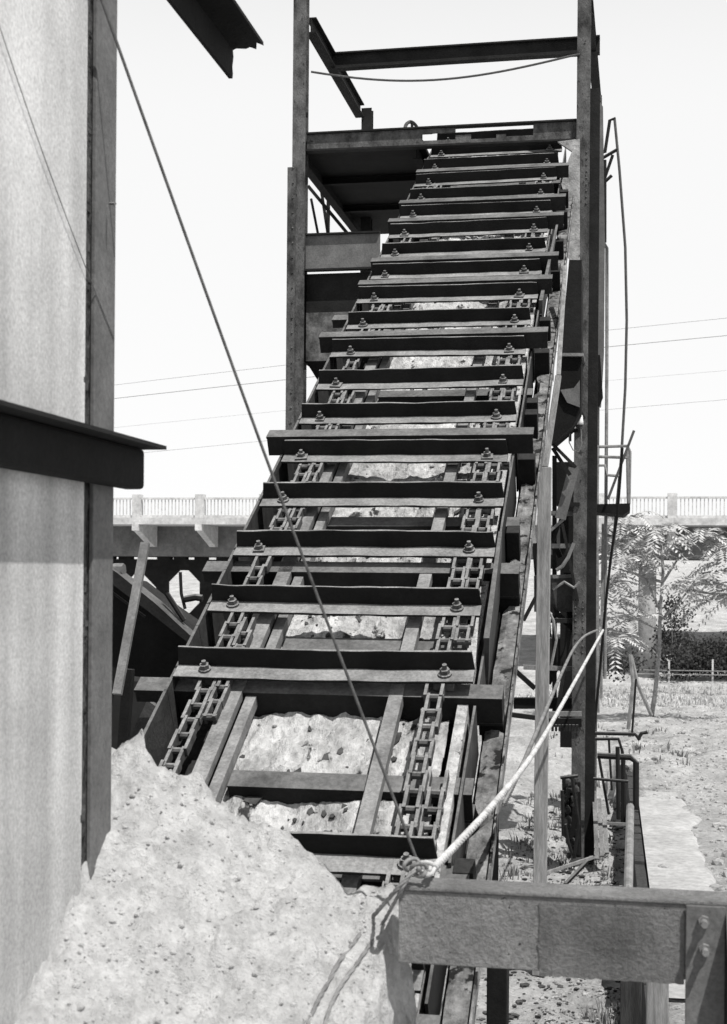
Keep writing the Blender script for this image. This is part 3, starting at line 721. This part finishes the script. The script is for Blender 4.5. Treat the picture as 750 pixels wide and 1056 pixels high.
# fence in the field
fe = thing('wire_fence', 'low wire fence on thin posts crossing the field below the bank', 'fence', P(700, 697, Y=49.5))
for x in (612, 690, 735, 780):
    b = P(x, 700, Y=49.5); MB().box((b.x - .03, 49.47, b.z - .5), (b.x + .03, 49.53, P(x, 680, Y=49.5).z)).build('fence_post', M_bridge, fe)
for dy in (0, 4):
    MB().tube([P(600, 690 + dy, Y=49.4), P(700, 691.5 + dy, Y=49.4), P(800, 693 + dy, Y=49.4)], .02, 5).build('fence_wire', M_pipe, fe)
c = P(690, 678, Y=49.3); MB().box((c.x - .12, 49.3, c.z - .12), (c.x + .12, 49.33, c.z + .12)).build('fence_sign', M_bridge, fe)

# ------------------------------------------------------------------ bridge
YBR = 52.0
br = thing('concrete_bridge', 'long pale concrete road bridge with baluster railing behind the conveyor', 'bridge', P(375, 700, Y=YBR))
def bp(px, py): return P(px, py, Y=YBR)
zs = {k: bp(375, v).z for k, v in dict(top=512.5, mid=517, low=532, deck=534, fas=541, soff=546, gird=574).items()}
X0, X1 = -26., 16.
MB().box((X0, YBR, zs['fas']), (X1, YBR + 9, zs['deck'])).build('deck', M_bridge, br)
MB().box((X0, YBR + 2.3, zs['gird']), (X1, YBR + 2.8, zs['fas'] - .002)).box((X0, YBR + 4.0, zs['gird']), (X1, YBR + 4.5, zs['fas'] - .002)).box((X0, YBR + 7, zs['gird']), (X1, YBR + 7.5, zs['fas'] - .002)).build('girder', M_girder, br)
x = bp(140, 520).x; step = bp(205, 520).x - x; nb = int((X1 - x) / step)
x -= step * 3
bay0 = None
for k in range(nb + 4):
    xx = x + step * k
    if k == 0:
        rp = MB().box((xx - .17, YBR + .05, zs['deck'] + .002), (xx + .17, YBR + .4, zs['top'] + .12)).build('railing_post', M_bridge, br)
        bb = MB().box((xx + .18, YBR + .14, zs['top'] - .075), (xx + step - .18, YBR + .26, zs['top'] + .0)).box((xx + .18, YBR + .14, zs['deck'] + .002), (xx + step - .18, YBR + .3, zs['deck'] + .10))
        nbal = 15
        for j in range(nbal):
            xb = xx + .3 + (step - .6) * j / (nbal - 1); bb.box((xb - .018, YBR + .18, zs['deck'] + .1), (xb + .018, YBR + .22, zs['top'] - .075))
        bay = bb.build('railing_bay', M_bridge, br)
        bk = MB().prism([(0, 0), (0, -.24), (-.25, -.26), (-2.0, -.84), (-2.3, -.84), (-2.3, 0)], (xx - .13, YBR - .06, zs['fas'] - .003), (xx + .13, YBR - .06, zs['fas'] - .003)).build('bracket', M_bridge, br)
        # bracket profile runs back under the deck
    else:
        for o in (rp, bay, bk):
            c = o.copy(); C.objects.link(c); c.parent = br; c.matrix_parent_inverse = o.matrix_parent_inverse.copy(); c.location = o.location + Vector((step * k, 0, 0))
# round column on the right
c = P(668, 716, Y=50.8); cx = c.x
MB().tube([Vector((cx, 53.2, c.z - .8)), Vector((cx, 53.2, zs['gird'] + .01))], .33, 20).build('column', mat('grey_column', .2, .34, 1.5, .95, .2, 8), br, smooth=True)
# dark wall below the left spans with eight-sided openings
def bw(px, py): return P(px, py, Y=YBR + 5)
wall_top = bw(200, 577).z; wall_bot = bw(200, 740).z
ops = [((122, 161), (592, 630)), ((171, 206), (588, 633)), ((60, 96), (592, 630)), ((222, 256), (590, 632)), ((272, 306), (590, 632))]
b = MB(); xl = bw(20, 600).x; xr = bw(345, 600).x; cur = xl; yw = YBR + 5
for (pa, pc), (ya, yc) in sorted(ops):
    xa, xc = bw(pa, 600).x, bw(pc, 600).x; zt_, zb_ = bw(pa, ya).z, bw(pa, yc).z
    b.box((cur, yw, wall_bot), (xa, yw + .5, wall_top)); b.box((xa, yw, zt_), (xc, yw + .5, wall_top)); b.box((xa, yw, wall_bot), (xc, yw + .5, zb_))
    ch = (xc - xa) * .33
    for sx, xx in ((1, xa), (-1, xc)):
        for sz, zz in ((-1, zt_), (1, zb_)):
            tri = [(xx, zz), (xx + sx * ch, zz), (xx, zz + sz * ch)]
            b.add([(p[0], yw + .01, p[1]) for p in tri] + [(p[0], yw + .49, p[1]) for p in tri], [(0,1,2), (5,4,3), (0,3,4,1), (1,4,5,2), (2,5,3,0)])
    cur = xc
b.box((cur, yw, wall_bot), (xr, yw + .5, wall_top))
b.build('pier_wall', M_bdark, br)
b = MB(); q = 20
while q < 345:
    if rnd.random() < .75:
        b.box((bw(q, 575).x, yw, wall_top + .001), (bw(q + rnd.uniform(9, 16), 575).x, yw + .4, zs['gird'] + .1))
    q += rnd.uniform(17, 24)
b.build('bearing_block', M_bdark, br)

# power lines
for k, (ya, yb, r, w) in enumerate(((397, 328, .007, 'topmost'), (411, 346, .011, 'second highest'), (441, 382, .004, 'third highest and faint'), (470, 412, .006, 'lowest'))):
    pts = []
    for t in range(41):
        u = -1 + 3 * t / 40; pts.append(P(118 + 632 * u, ya + (yb - ya) * u - 22 * (u - .5) ** 2 * 0 - 6 * (u * (1 - u)), Y=60 + 0 * u))
    tag(MB().tube(pts, r, 5).build('power_line', M_cable), 'thin power line crossing the sky, %s of the four wires' % w, 'power line', group='power lines crossing the sky')

# ------------------------------------------------------------------ left middle distance: collapsed trough, plank
tr = thing('collapsed_trough', 'black collapsed steel trough sloping down left of the conveyor', 'wreckage', P(150, 660, Y=9.5))
def slab(pxs, Y0, Y1, name, m, par):
    a = [P(x, y, Y=Y0) for x, y in pxs]; c = [Vector((p.x, p.y + (Y1 - Y0), p.z)) for p in a]; n = len(a)
    return MB().add(a + c, [tuple(range(n)), tuple(range(n, 2*n))[::-1]] + [(i, n + i, n + (i+1) % n, (i+1) % n) for i in range(n)]).build(name, m, par)
slab([(100, 596), (118, 600), (150, 625), (185, 650), (195, 662), (192, 690), (184, 720), (170, 790), (100, 800)], 9.5, 10.2, 'side_panel', M_black, tr)
slab([(104, 580), (120, 590), (160, 622), (196, 655), (193, 662), (155, 632), (118, 604), (104, 596)], 9.3, 9.48, 'top_edge', M_dark, tr)
b = MB()
for k in range(60):
    t = rnd.random(); p = P(160 + 38 * t + rnd.uniform(-3, 3), 628 + 28 * t + rnd.uniform(-3, 2), Y=9.8 + rnd.uniform(-.1, .25)); b.lump(p, rnd.uniform(.015, .045), k, .8, 1)
b.build('rubble', M_stone, tr)
for pts, r in ((((100, 592), (120, 588), (128, 588)), .05), (((186, 590), (187, 612), (191, 628)), .012), (((191, 618), (202, 616), (209, 617)), .025), (((172, 612), (190, 640)), .02), (((115, 610), (150, 636)), .01)):
    tag(MB().tube([P(x, y, Y=9.4) for x, y in pts], r, 7).build('bent_pipe', M_rail if r > .03 else M_dark, tr))
pk = MB().bar(P(150, 560, Y=8.6), P(121, 716, Y=8.2), .056, .03, up=(0, 1, 0)).build('leaning_plank', M_rail)
tag(pk, 'long narrow plank leaning upright left of the conveyor before the bridge', 'plank')
tag(MB().bar(P(133, 690, Y=8.4), P(126, 790, Y=8.4), .06, .06).build('dark_stake', M_black), 'short black stake standing under the leaning plank', 'stake')
tag(slab([(130, 768), (152, 722), (160, 728), (164, 742), (160, 770), (150, 790)], 7.0, 7.05, 'torn_plate', M_plate, None), 'torn triangular grey plate sticking up behind the rubble mound', 'plate')
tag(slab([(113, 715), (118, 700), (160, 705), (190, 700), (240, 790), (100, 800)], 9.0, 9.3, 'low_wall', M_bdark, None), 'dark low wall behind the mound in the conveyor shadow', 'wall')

# ------------------------------------------------------------------ near left concrete wall
WX = -1.5
ye = P(118, 200, X=WX).y            # far end of the wall
wl = thing('concrete_wall', 'tall pale concrete wall with steel corner angle at the left edge', 'wall', (WX, 2.5, 0))
zc = P(60, 470, X=WX).z
yj = P(96, 250, X=WX).y
MB().box((WX - .5, -3.5, 0), (WX, yj - .052, 7)).build('panel', M_wall, wl)
# rough joint
b = MB(); z = 0
while z < 6.9:
    h = rnd.uniform(.006, .03); d = .012 * mn.noise(Vector((0, 0, z * 9))); w = -.004 + .016 * mn.noise(Vector((3, 0, z * 6))) + .006 * mn.noise(Vector((3, 0, z * 40)))
    b.box((WX - .1, yj - .05 + w * 1.3, z), (WX - .006 + d, yj - .022 + w * .6, z + h)); d2 = .010 * mn.noise(Vector((7, 0, z * 14))); b.box((WX - .1, yj - .0215 + w * .6, z), (WX - .012 + d2, yj + .004, z + h)); z += h
b.build('joint', M_joint, wl)
MB().box((WX - .008, yj + .005, 0), (WX + .006, ye, 7)).box((WX - .3, ye - .012, 0), (WX - .0085, ye - .001, 7)).build('corner_angle', M_angle, wl, bevel=.003)
MB().box((WX - .49, yj + .005, 0), (WX - .0105, ye - .0125, 7)).build('core', M_joint, wl)
# ledge channel with sloping lip
lt = P(60, 440, X=WX + .03).z; ltop = lt
lb = P(60, 492, X=WX + .03).z
yend = P(155, 470, X=WX + .09).y
led = MB().box((WX + .007, -3.5, lb + .0), (WX + .075, yend, lt - .012)).build('ledge', M_black, wl, bevel=.012)
MB().box((WX + .0075, -3.5, lt - .011), (WX + .135, yend + .02, lt)).build('lip', M_dark, led)
MB().tube([P(113, 210, X=WX + .02), P(119, 210, X=WX + .05)], .004, 6).build('pin', M_rail, wl)
# dark torn beam end overhead
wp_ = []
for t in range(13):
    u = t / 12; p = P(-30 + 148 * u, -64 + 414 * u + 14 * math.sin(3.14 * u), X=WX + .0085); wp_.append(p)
tag(MB().tube(wp_, .0016, 6).build('wall_wire_shadow', M_pipe), 'thin grey tube drawing a wire shadow diagonally across the upper concrete wall', 'wire')  # added tube standing in for the shadow line of a wire
oh = thing('torn_beam', 'black broken steel beam end jutting into the sky above the left wall', 'beam', P(240, 60, Y=5.2))
YO = 5.2
c = P(258, 62, Y=YO)
a = P(240, 81, Y=YO); d = P(272, 47, Y=YO); e = P(243, 51, Y=YO)
th = .02
v = []
for y in (-1.5,):
    pass
def oh_plate(p, q, nm, jag):
    p = Vector(p); q = Vector(q); dirn = (q - p).normalized(); nn = Vector((-dirn.z, 0, dirn.x)) * .015; n = 9
    b = MB()
    for j in range(n):
        u = j / (n - 1); w = p.lerp(q, u); yy_ = YO + jag * (mn.noise(Vector((u * 5, 2, 1)))) 
        b.v += [Vector((w.x, -1.5, w.z)), Vector((w.x, yy_, w.z)), Vector((w.x, -1.5, w.z)) + nn, Vector((w.x, yy_, w.z)) + nn]
    for j in range(n - 1):
        i = j * 4; k = i + 4
        b.f += [(i, i + 1, k + 1, k), (i + 2, k + 2, k + 3, i + 3), (i + 1, i + 3, k + 3, k + 1), (i, k, k + 2, i + 2)]
    b.f += [(0, 2, 3, 1), (n*4-4, n*4-3, n*4-1, n*4-2)]
    b.build(nm, M_black, oh)
oh_plate((a.x, 0, a.z), (a.x + .002, 0, e.z + .06), 'web', .10)
oh_plate((a.x - .02, 0, e.z - .002), (d.x, 0, d.z), 'flange', .12)
MB().box((WX + .002, 2.2, e.z + .04), (d.x, 2.34, e.z + .12)).build('bracket', M_black, oh)

# ------------------------------------------------------------------ rubble mound
crest = [(-2.2, -.44), (-1.50, -.53)] 
YC = 4.25
for (x, y) in ((115, 770), (150, 778), (200, 803), (235, 828), (262, 850), (300, 868), (335, 890), (360, 910), (405, 925)):
    p = P(x, y, Y=YC); crest.append((p.x, p.z - E))
crest.append((crest[-1][0] + .03, crest[-1][1] - .03))
crest.sort()
def crz(x):
    if x <= crest[0][0]: return crest[0][1]
    for (a, za), (c, zc_) in zip(crest, crest[1:]):
        if a <= x <= c: return za + (zc_ - za) * (x - a) / (c - a)
    return crest[-1][1]
b = MB(); xs2 = ticks([(-2.4, -1.6, .05), (-1.6, -.3, .0095)]); ys2 = ticks([(-1.0, 2.4, .1), (2.4, 4.9, .0125)])
XE = crest[-1][0]
for y in ys2:
    for x in xs2:
        q = Vector((x, y, 0))
        z = crz(min(x, XE))
        if y < YC: z -= .62 * (YC - y) if y > 2.4 else .62 * (YC - 2.4)
        else: z -= 2.0 * (y - YC) + 3.5 * max(0, y - YC - .12)
        xe = XE + .03 * mn.noise(Vector((y * 6, 1, 0))) - .10 * max(0, YC - y)
        if x > xe: z -= 9 * (x - xe)
        side = 1 if x <= xe else .3
        z += side * (.04 * mn.noise(q * 4) + .035 * mn.noise(q * 9) + .022 * mn.noise(q * 21) + .016 * mn.noise(q * 45))
        sx = .03 * mn.noise(Vector((x * 3, y * 18, z * 18))) if x > xe - .02 else 0
        b.v.append(Vector((x + sx, y + .012 * mn.noise(q * 30 + Vector((5, 5, 5))), max(z + E, -.05))))
nx = len(xs2)
for j in range(len(ys2) - 1):
    for i in range(nx - 1):
        a = j * nx + i; b.f.append((a, a + 1, a + nx + 1, a + nx))
tag(b.build('rubble_mound', M_mound, smooth=True), 'big pale mound of crumbling concrete rubble against the left wall', 'rubble')

def mound_z(x, y):
    q = Vector((x, y, 0)); z = crz(min(x, XE))
    z -= .62 * (YC - y) if y < YC else 2.0 * (y - YC)
    return z + E + .04 * mn.noise(q * 4) + .035 * mn.noise(q * 9) + .022 * mn.noise(q * 21) + .016 * mn.noise(q * 45)
b = MB()
for k in range(2600):
    x = rnd.uniform(-1.5, XE - .03); y = rnd.uniform(2.7, 4.3); r = min(.016, .0018 + rnd.expovariate(560))
    b.lump((x, y, mound_z(x, y) + r * .1), r, k, .7, 1)
tag(b.build('rubble_crumbs', M_mound), kind='stuff')

# ------------------------------------------------------------------ foreground beam and bracket post
YFB = 4.0
fb = thing('foreground_beam', 'heavy grey steel beam crossing the lower right foreground', 'beam', P(580, 960, Y=YFB))
x0 = P(411, 955, Y=YFB).x; x1 = 1.4
zt_ = P(580, 921.5, Y=YFB).z; zb_ = P(580, 1003, Y=YFB).z
MB().box((x0, YFB, zb_), (x1, YFB + .016, zt_ - .014)).build('web', M_beam, fb, bevel=.003)
MB().box((x0, YFB - .006, zt_ - .0135), (x1, YFB + .13, zt_)).build('flange', M_beam, fb, bevel=.004)
cm = mat('darker_painted_plate', .11, .25, 4, .75, .9, 70, bdist=.02, spots=(70, .68, .2))
xl_, xr2 = P(556, 960, Y=YFB).x, P(706, 960, Y=YFB).x
out = []
for t in range(25):
    z = zb_ - .012 + (zt_ - .03 - zb_ + .012) * t / 24; out.append((xl_ + .006 * mn.noise(Vector((z * 60, 1, 0))) + .006 * mn.noise(Vector((z * 17, 4, 0))), z))
out += [(xr2, zt_ - .03)] + [(xr2 - (xr2 - xl_) * t / 30, zb_ - .012 + .006 * mn.noise(Vector((t * .7, 2, 0)))) for t in range(0, 30)]
n_ = len(out)
MB().add([(x, YFB - .004, z) for x, z in out] + [(x, YFB - .0005, z) for x, z in out], [tuple(range(n_)), tuple(range(n_, 2*n_))[::-1]] + [(i, n_ + i, n_ + (i+1) % n_, (i+1) % n_) for i in range(n_)]).build('cover_plate', cm, fb)
ps = thing('bracket_post', 'upright steel angle bolted to the foreground beam at the right edge', 'post', P(730, 1000, Y=YFB - .05))
xa, xb = P(707, 1000, Y=YFB - .02).x, P(748, 1000, Y=YFB - .02).x
zt2 = P(720, 934, Y=YFB - .02).z
MB().box((xa, YFB - .022, 0), (xb, YFB - .007, zt2)).build('front_leg', M_angle, ps, bevel=.003)
MB().add([(xb + .0005, YFB - .16, 0), (xb + .014, YFB - .16, 0), (xb + .014, YFB - .007, 0), (xb + .0005, YFB - .007, 0), (xb + .0005, YFB - .10, zt2 - .12), (xb + .014, YFB - .10, zt2 - .12), (xb + .014, YFB - .007, zt2), (xb + .0005, YFB - .007, zt2)],
         [(3,2,1,0), (4,5,6,7), (0,1,5,4), (1,2,6,5), (2,3,7,6), (3,0,4,7)]).build('side_leg', M_dark, ps)
for (x, y) in ((726, 950), (727, 979)):
    c = P(x, y, Y=YFB - .03)
    MB().tube([Vector((c.x, YFB - .0215, c.z)), Vector((c.x, YFB - .04, c.z))], .016, 6).tube([Vector((c.x, YFB - .0405, c.z)), Vector((c.x, YFB - .075, c.z))], .0095, 10).build('bolt', M_rail, ps)

# ------------------------------------------------------------------ wire, white rope, tie
pts = [P(60, -130, Y=3.62), P(105, 0, Y=3.72), P(270, 460, Y=3.99), P(420, 860, Y=4.11), P(431, 893, Y=4.12)]
def sub(pts, n=6):
    out = []
    for i in range(len(pts) - 1):
        p0, p1, p2, p3 = pts[max(i-1, 0)], pts[i], pts[i+1], pts[min(i+2, len(pts)-1)]
        for k in range(n):
            t = k / n; out.append(.5 * ((2 * p1) + (p2 - p0) * t + (2*p0 - 5*p1 + 4*p2 - p3) * t*t + (3*p1 - p0 - 3*p2 + p3) * t**3))
    return out + [pts[-1]]
tag(MB().tube(sub(pts), .0046, 8).build('guy_wire', M_cable), 'long taut guy wire running from upper left down to the foreground beam end', 'wire')
rp1 = sub([P(443, 899, Y=4.03), P(470, 872, Y=4.6), P(535, 798, Y=6.2), P(575, 735, Y=9), P(622, 650, Y=15.2)])
def twisted(pts, r, turns, sr=None):
    """three strands laid round the line"""
    out = MB(); dense = sub(pts, 8); m = len(dense); L_ = [0]
    for p, q in zip(dense, dense[1:]): L_.append(L_[-1] + (q - p).length)
    n_ = int(L_[-1] / .014); fine_ = []; j = 0
    for t in range(n_ + 1):
        d = L_[-1] * t / n_
        while j < m - 2 and L_[j + 1] < d: j += 1
        fine_.append(dense[j].lerp(dense[j + 1], (d - L_[j]) / max(1e-6, L_[j + 1] - L_[j])))
    for st in range(3):
        line = []
        for t, p in enumerate(fine_):
            d = (fine_[min(t + 1, n_)] - fine_[max(t - 1, 0)]).normalized(); a_ = d.cross(Vector((0, 0, 1))).normalized(); c_ = d.cross(a_)
            ph = L_[-1] * t / n_ * turns * 6.283 + st * 2.094; w_ = 1 + .12 * mn.noise(p * 9)
            line.append(p + (a_ * math.cos(ph) + c_ * math.sin(ph)) * r * .5 * w_)
        out.tube(line, sr or r * .55, 6)
    return out
tag(twisted(rp1[:-1:3] + [rp1[-1]], .0135, 8).build('white_rope', M_rope, smooth=True), 'thick white rope stretched from the foreground beam up to the tower post', 'rope')
rp2 = sub([P(520, 830, Y=6.3), P(545, 775, Y=7.4), P(570, 716, Y=10), P(590, 672, Y=13), P(603, 656, Y=14.6), P(616, 650, Y=15.2)])
tag(twisted(rp2[:-1:3] + [rp2[-1]], .0125, 8).build('slack_rope', M_pipe, smooth=True), 'second slacker rope beside the white rope curving to the tower post', 'rope')
kn = thing('rope_tie', 'knotted rope and shackle where wire meets the beam end', 'knot', P(435, 895, Y=3.98))
for k, (x, y) in enumerate(((425, 893), (432, 897), (440, 895))):
    c = P(x, y, Y=4.0); b = MB()
    b.tube([c + Vector((.022 * math.cos(a * .524), .016 * math.sin(a * .9 + k), .020 * math.sin(a * .524))) for a in range(13)], .0065, 7)
    b.build('loop', M_rope if k == 2 else M_pipe, kn, smooth=True)
def drape(pxs, r, name, m, lab):
    out = []
    for (x, y) in pxs:
        best = None
        for t in range(340):
            p = P(x, y, Y=2.5 + t * .005)
            if p.x < XE - .02 and p.z <= mound_z(p.x, p.y) + r + .004: best = p; break
        out.append(best or P(x, y, Y=3.98))
    return tag(twisted(out, r, 9).build(name, m, smooth=True), lab, 'rope')
drape([(428, 897), (405, 922), (385, 945), (368, 968), (350, 992), (338, 1014), (326, 1036), (316, 1062)], .007, 'trailing_rope', M_pipe, 'pale frayed rope trailing from the beam end down over the mound')
drape([(424, 899), (410, 925), (396, 950), (383, 972), (368, 994), (352, 1016), (340, 1040), (334, 1062)], .006, 'trailing_strand', M_pipe, 'thinner grey strand lying on the mound beside the pale trailing rope')

# ------------------------------------------------------------------ light
SD = Vector((.50, -.52, 1.30)).normalized()
sun = bpy.data.lights.new('sun', 'SUN'); so = bpy.data.objects.new('sun', sun); C.objects.link(so)
sun.energy = 5.0; sun.angle = R(.5); sun.color = (1, .985, .96)
so.rotation_euler = SD.to_track_quat('Z', 'Y').to_euler(); so.location = (5, -5, 20)
w = bpy.data.worlds.new('World'); scene.world = w; w.use_nodes = True
N, L = w.node_tree.nodes, w.node_tree.links
sky = N.new('ShaderNodeTexSky'); sky.sky_type = 'NISHITA'; sky.sun_disc = False
sky.sun_elevation = math.asin(SD.z); sky.sun_rotation = math.atan2(SD.x, SD.y)
sky.dust_density = 1.0; sky.air_density = 1.0
bwn = N.new('ShaderNodeRGBToBW'); L.new(sky.outputs[0], bwn.inputs[0])
# overexposed hazy sky: pale toward the horizon, less so overhead
tcw = N.new('ShaderNodeTexCoord'); sep = N.new('ShaderNodeSeparateXYZ'); L.new(tcw.outputs['Generated'], sep.inputs[0])
gain = N.new('ShaderNodeMapRange'); gain.interpolation_type = 'SMOOTHSTEP'
for k_, v_ in ((1, .3), (2, .75), (3, 1.0), (4, .2)): gain.inputs[k_].default_value = v_
L.new(sep.outputs['Z'], gain.inputs[0])
flat = N.new('ShaderNodeMapRange')
for k_, v_ in ((1, 0.), (2, 6.), (3, 6.0), (4, 6.7)): flat.inputs[k_].default_value = v_
L.new(bwn.outputs[0], flat.inputs[0])
mul = N.new('ShaderNodeMath'); mul.operation = 'MULTIPLY'; L.new(flat.outputs[0], mul.inputs[0]); L.new(gain.outputs[0], mul.inputs[1])
L.new(mul.outputs[0], N['Background'].inputs['Color']); N['Background'].inputs['Strength'].default_value = .15
scene.view_settings.view_transform = 'Standard'; scene.view_settings.look = 'None'; scene.view_settings.exposure = 0; scene.view_settings.gamma = 1
scene.cycles.max_bounces = 6
